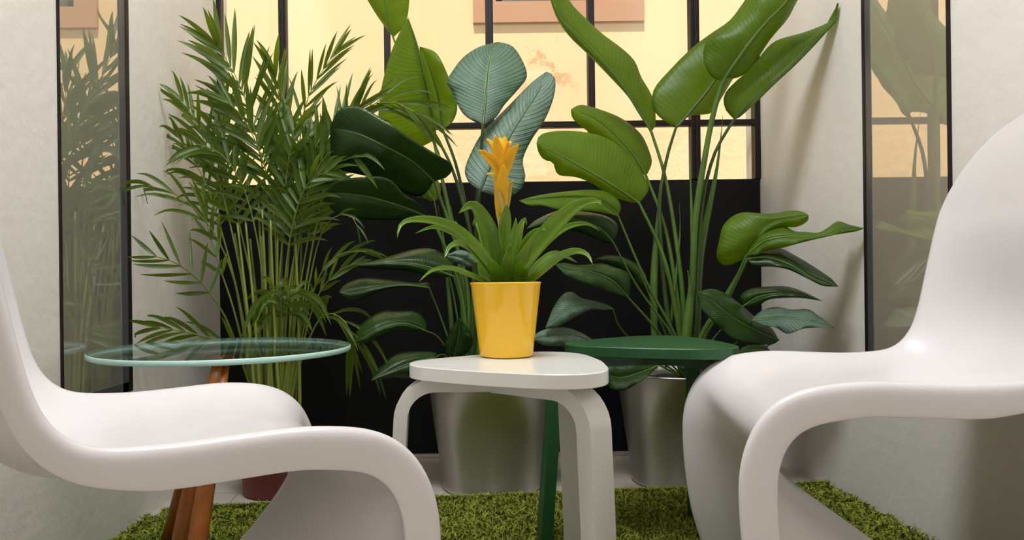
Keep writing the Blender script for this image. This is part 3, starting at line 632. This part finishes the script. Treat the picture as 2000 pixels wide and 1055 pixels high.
# furled new spears and sheathing stems
def spear(plant, pts, r):
    P = resample([tuple(at(*p)) for p in pts], 20); tube('furled_leaf', P, [r*(.7 + .6*sin(pi*i/20))*max(.08, 1-(i/20)**3) for i in range(21)], M['stalk'], plant)
spear(plantR, [(1352, 720, 2.2), (1354, 560, 2.19), (1351, 420, 2.18), (1346, 288, 2.17)], .006)
spear(plantR, [(1300, 720, 2.2), (1318, 560, 2.2), (1328, 460, 2.2), (1327, 396, 2.2)], .004)
spear(plantR, [(1330, 720, 2.18), (1342, 640, 2.17), (1348, 570, 2.16), (1343, 528, 2.15)], .013)
spear(plantR, [(1358, 720, 2.2), (1362, 640, 2.2), (1368, 500, 2.2), (1400, 330, 2.14), (1412, 225, 2.1)], .009)
spear(plantR, [(1280, 720, 2.2), (1277, 560, 2.2), (1286, 420, 2.2), (1296, 340, 2.19)], .010)
spear(plantL, [(930, 760, 2.16), (938, 640, 2.15), (940, 500, 2.15), (925, 420, 2.15)], .010)
spear(plantL, [(890, 760, 2.16), (882, 640, 2.15), (868, 480, 2.15), (855, 400, 2.15)], .006)
spear(plantL, [(915, 760, 2.16), (905, 640, 2.15), (893, 480, 2.15), (880, 400, 2.15)], .005)

# ---------------------------------------------------------------- strap leaf (bromeliad, bracts, leaflets)
def strap_vf(pts, wpx, nu, chan=0.25, tipk=0.9, basek=0.5, nv=2, Yc=0.0, V=None, UV=None, F=None, twist=0.0, peak=.4):
    """pts (u,v,Y) ribbon with a channelled section; wpx widest width in photo pixels"""
    P = resample(pts, nu); V = V if V is not None else []; UV = UV if UV is not None else []; F = F if F is not None else []
    n0 = len(V); m = 2*nv + 1
    for i, p in enumerate(P):
        t = i/nu; a, b = P[max(i-1, 0)], P[min(i+1, nu)]; dx, dy = b[0]-a[0], b[1]-a[1]; L = max(sqrt(dx*dx+dy*dy), 1e-6); nx, ny = -dy/L, dx/L
        if t < peak: wd = basek + (1-basek)*sin(pi/2*t/peak)
        else: wd = max(cos(pi/2*(t-peak)/(1-peak)), 0.0)**tipk
        w_ = wpx*.5*wd
        c0 = at(*p); sc = p[2]/FPX
        for k in range(-nv, nv+1):
            g = k/nv; q = at(p[0] + nx*w_*g, p[1] + ny*w_*g, p[2] + w_*sc*(chan*(1-g*g) + twist*g))
            V.append(q); UV.append((t, .5+.5*g))
    for i in range(nu):
        for k in range(m-1): a = n0+i*m+k; F.append((a, a+1, a+m+1, a+m))
    return V, UV, F

# bromeliad in a yellow pot
def guzmania():
    cx, cy, z0 = at(989, 690, 1.42).x, 1.42, 0.4515
    g = empty('potted_bromeliad', (cx, cy, z0), 'bromeliad with yellow flower spike in a glossy yellow pot on the white stool', 'plant')
    prof = [(0.0005, .0), (.048, .0), (.0505, .002), (.0515, .006), (.067, .136), (.0685, .139), (.0685, .1405), (.0665, .1415), (.065, .140), (.064, .125)]
    V, F = lathe_vf((cx, cy, z0), prof, 64); pmesh('pot', V, F, M['yellow'], g)['label'] = 'glossy yellow ceramic pot'
    V, F = lathe_vf((cx, cy, z0), [(.0005, .128), (.03, .130), (.0645, .126)], 32); pmesh('soil', V, F, M['soil'], g)
    o = lambda x, y: (700 + x/2.198, 240 + y/2.198)
    Ls = [
     ([(600,690),(565,605),(500,525),(420,455),(330,420),(230,415),(180,440),(167,495)], 44, 0, -.10),
     ([(612,690),(595,600),(565,480),(525,390),(485,352),(430,388)], 82, 1, -.04),
     ([(655,690),(705,600),(785,500),(880,400),(960,345),(1030,335),(1046,362)], 78, 0, -.06),
     ([(665,690),(730,590),(830,490),(900,445),(980,433),(1038,464)], 34, 1, .05),
     ([(725,690),(790,630),(860,575),(930,550),(982,565),(1006,608)], 36, 0, -.10),
     ([(560,690),(480,652),(400,624),(320,632),(262,680)], 22, 0, -.10),
     ([(575,640),(505,555),(440,516),(392,532),(369,584)], 34, 0, -.08),
     ([(600,690),(575,570),(545,480),(505,418),(492,445)], 72, 1, .05),
     ([(640,690),(655,560),(672,460),(676,408)], 52, 0, -.02),
     ([(680,690),(700,585),(740,490),(790,455),(803,468)], 56, 0, -.03),
     ([(670,690),(672,560),(695,450),(715,412),(722,440)], 46, 1, .03),
     ([(575,650),(480,530),(400,470),(320,448),(246,474)], 26, 1, -.05),
     ([(560,700),(540,640),(528,600),(530,570)], 50, 1, .02),
     ([(705,700),(715,650),(728,620)], 36, 0, -.03),
     ([(655,700),(640,640),(648,560),(655,520)], 60, 0, -.045),
     ([(600,700),(590,640),(575,590)], 60, 0, -.045),
     ([(690,700),(690,640),(700,590)], 56, 0, -.045),
     ([(600,700),(500,560),(440,470),(410,420),(400,440)], 30, 1, .08),
     ([(690,700),(780,600),(850,560),(940,600)], 30, 1, .09),
    ]
    for pts, wd, back, dy in Ls:
        n = len(pts); P = []
        for i, (x, y) in enumerate(pts):
            u, v = o(x, y); P.append((u, v, cy + dy*(i/(n-1)) + (0.014 if back else -.008)))
        V, UV, F = strap_vf(P, wd/2.198, 22, chan=.35, tipk=.8, basek=.75, nv=3, peak=.35)
        lf = pmesh('leaf', V, F, M['guz'], g, uvs=UV); s = lf.modifiers.new('s', 'SOLIDIFY'); s.thickness = .0009
    # flower spike
    sp = tube('flower_stalk', [at(*o(632, 690), cy), at(*o(632, 560), cy), at(*o(628, 420), cy), at(*o(618, 300), cy), at(*o(614, 190), cy)], .0045, M['guz'], g, 10)
    B = [
     ([(640,560),(628,480),(634,400),(637,348)], 52, 'guz', -.006),
     ([(622,520),(612,440),(612,400)], 30, 'guz', .004),
     ([(622,470),(612,390),(600,310),(585,283)], 40, 'bract_pale', -.005),
     ([(622,420),(634,330),(648,270),(668,246)], 36, 'bract_pale', -.004),
     ([(612,360),(602,285),(582,228),(545,219)], 34, 'bract_pale', .002),
     ([(610,400),(614,300),(620,240),(625,180)], 58, 'bract', -.009),
     ([(616,320),(606,240),(604,180),(600,140)], 62, 'bract', .004),
     ([(614,250),(592,185),(560,148),(517,115)], 42, 'bract', -.004),
     ([(618,250),(640,170),(664,122),(688,92)], 44, 'bract', -.008),
     ([(612,230),(600,130),(588,52)], 50, 'bract', -.003),
     ([(614,230),(630,130),(650,90),(664,74)], 36, 'bract', .003),
     ([(608,200),(585,110),(545,64)], 30, 'bract', .004),
     ([(614,200),(622,110),(631,52)], 44, 'bract', .002),
     ([(606,210),(610,110),(608,56)], 40, 'bract', .008),
     ([(616,210),(640,130),(642,78)], 30, 'bract', -.006),
    ]
    for pts, wd, mt, dy in B:
        n = len(pts); P = [(*o(x, y), cy + dy*(1+i*.9)) for i, (x, y) in enumerate(pts)]
        V, UV, F = strap_vf(P, wd/2.198, 14, chan=.55 if dy < 0 else -.4, tipk=.75, basek=.6, nv=3, peak=.5)
        b_ = pmesh('bract', V, F, M[mt], sp, uvs=UV); s = b_.modifiers.new('s', 'SOLIDIFY'); s.thickness = .0009
        if mt != 'guz': b_['label'] = 'yellow bract' if mt == 'bract' else 'pale yellow bract'
guzmania()

# ---------------------------------------------------------------- areca palm
def palm():
    rnd = random.Random(11)
    cy = 2.10; cx = at(535, 900, cy).x
    p = empty('potted_palm', (cx, cy, 0), 'feathery areca palm in a dark red pot, in the left corner behind the glass table', 'plant')
    prof = [(0.0005, .001), (.082, .001), (.085, .004), (.094, .155), (.098, .157), (.100, .19), (.097, .193), (.094, .191), (.092, .17)]
    V, F = lathe_vf((cx, cy, 0), prof, 48); pmesh('pot', V, F, M['terracotta'], p)['label'] = 'dark red plastic pot'
    V, F = lathe_vf((cx, cy, 0), [(.0005, .172), (.06, .174), (.0925, .172)], 32); pmesh('soil', V, F, M['soil'], p)
    def frond(pts, n, length, t0=.45, a0=58, a1=18, droop=.25, Y1=2.1, wd=10.5, spread=.05, r=.0032, side=0, drop=0):
        """pts pixels from soil to tip; leaflets from t0 on both sides"""
        k = len(pts); P = [(u, v, cy + (Y1-cy)*(i/(k-1))**1.3) for i, (u, v) in enumerate(pts)]
        R = resample(P, 60); V, UV, F = [], [], []
        for j in range(n):
            q = j/(n-1); t = t0 + (1-t0)*q; i = min(int(t*60), 59); c = R[i]; a, b = R[max(i-2, 0)], R[min(i+2, 60)]
            ang = math.atan2(b[1]-a[1], b[0]-a[0])
            for sd in (-1, 1):
                if side and sd != side and rnd.random() < .6: continue
                if rnd.random() < drop: continue
                al = radians(a0 + (a1-a0)*q + rnd.uniform(-7, 7)); th_ = ang + sd*al
                L = length*(.55 + .6*sin(pi*(.15 + .72*q)))*rnd.uniform(.85, 1.12)
                d = (cos(th_), sin(th_)); up = max(0.0, 1 - abs(d[1])*.35); g = droop*L*up*rnd.uniform(.6, 1.3)
                dz = rnd.gauss(0, spread) + sd*.01
                pp = [(c[0], c[1], c[2]), (c[0]+d[0]*L*.35, c[1]+d[1]*L*.35+g*.05, c[2]+dz*.35), (c[0]+d[0]*L*.7, c[1]+d[1]*L*.7+g*.38, c[2]+dz*.8), (c[0]+d[0]*L*.97, c[1]+d[1]*L*.95+g, c[2]+dz)]
                strap_vf(pp, wd*rnd.uniform(.8, 1.15), 9, chan=.5, tipk=.9, basek=.3, nv=1, V=V, UV=UV, F=F, twist=rnd.uniform(-.6, .6), peak=.42)
        V = [Vector((max(q.x, XL + .006 + .004*rnd.random()), q.y, q.z)) for q in V]
        fr = pmesh('frond', V, F, M['palm'], p, uvs=UV)
        s = R[::3]; tube('frond_stalk', [at(*q) for q in s], [r*(1.5 - 1.25*i/(len(s)-1)) for i in range(len(s))], M['cane'], fr, 6)
    f = frond
    f([(520,800),(528,600),(525,420),(502,275),(468,165),(418,78)], 17, 125, .62, 52, 16, .08, 2.05, 11)
    f([(560,800),(575,600),(580,420),(586,270),(602,190),(640,122),(662,98)], 11, 88, .70, 38, 9, .08, 2.12, 7)
    f([(560,800),(590,600),(622,420),(655,290),(705,215),(775,200),(835,240)], 17, 100, .62, 44, 16, .30, 1.98, 6)
    f([(550,800),(565,560),(605,380),(640,285),(700,205)], 13, 112, .62, 46, 14, .06, 2.02, 10)
    f([(510,800),(482,600),(450,440),(420,330),(385,245),(352,190)], 11, 105, .62, 46, 14, .25, 2.0, 9)
    f([(505,800),(470,600),(432,450),(398,350),(362,290),(345,262)], 9, 88, .66, 46, 14, .45, 1.96, 7)
    f([(500,800),(475,640),(455,540),(415,450),(352,385),(290,362)], 5, 105, .66, 30, 8, .45, 1.74, 8)
    f([(505,800),(470,700),(440,620),(395,555),(345,515),(300,500)], 6, 82, .66, 62, 20, -.05, 1.72, 8)
    f([(512,800),(490,720),(460,675),(415,662),(360,648),(310,640)], 7, 92, .48, 34, 12, .2, 1.76, 9)
    f([(540,800),(542,560),(532,400),(512,310),(478,235),(440,195)], 15, 115, .64, 50, 18, .22, 1.98, 10)
    f([(550,800),(560,560),(570,400),(562,300),(548,210),(535,130)], 14, 105, .62, 40, 12, .1, 2.08, 10)
    f([(552,800),(575,560),(592,420),(620,330),(655,290),(690,300)], 12, 95, .66, 52, 22, .35, 1.98, 10)
    f([(530,800),(515,560),(492,420),(462,340),(425,295),(385,282)], 12, 95, .66, 52, 18, .4, 1.94, 9)
    f([(548,800),(556,560),(572,440),(600,360),(640,335)], 11, 95, .66, 56, 25, .35, 1.94, 11)
    f([(540,800),(545,560),(555,440),(560,340),(575,250)], 14, 105, .62, 50, 18, .25, 2.0, 11)
    f([(556,800),(580,600),(605,450),(625,360),(645,250)], 12, 100, .62, 46, 18, .15, 2.1, 10)
    f([(515,800),(500,600),(470,450),(440,330),(430,215)], 13, 105, .62, 48, 18, .2, 2.08, 10)
    f([(560,800),(570,560),(585,420),(600,330),(625,270)], 12, 100, .64, 50, 18, .2, 2.04, 10)
    f([(548,800),(548,690),(550,610),(545,572),(530,566)], 6, 80, .74, 62, 50, 1.0, 1.95, 10)
    f([(545,800),(555,690),(560,610),(568,575),(580,570)], 5, 76, .78, 60, 40, 1.1, 1.97, 9)
    f([(565,800),(590,700),(620,630),(645,612),(675,630),(692,668)], 5, 95, .68, 36, 20, .9, 1.92, 8)
    f([(565,800),(590,660),(612,570),(640,515),(680,492),(715,492)], 5, 60, .66, 22, 8, .2, 1.90, 7)
    f([(565,800),(595,660),(620,580),(655,535),(690,515)], 5, 55, .66, 26, 10, .1, 1.92, 8)
    f([(560,800),(592,620),(620,480),(645,430),(680,418),(700,445)], 3, 42, .78, 30, 10, .6, 1.95, 5)
    f([(498,800),(480,700),(455,600),(425,510),(402,430),(395,395)], 5, 75, .66, 36, 12, .2, 1.95, 8)
    # bare canes rising from the pot
    for k in range(20):
        x0 = 545 + rnd.uniform(-45, 45); x1 = 535 + (x0-545)*1.4 + rnd.uniform(-18, 18); yy = cy + rnd.uniform(-.07, .07)
        P = resample([(x0, 815, yy), ((x0+x1)/2 + rnd.uniform(-4, 4), 620, yy), (x1, rnd.uniform(390, 470), yy + rnd.uniform(-.03, .03))], 12)
        tube('cane', [at(*q) for q in P], [.0058*(1-.5*i/12)*rnd.uniform(.95, 1.0) for i in range(13)], M['cane'], p, 7)
palm()
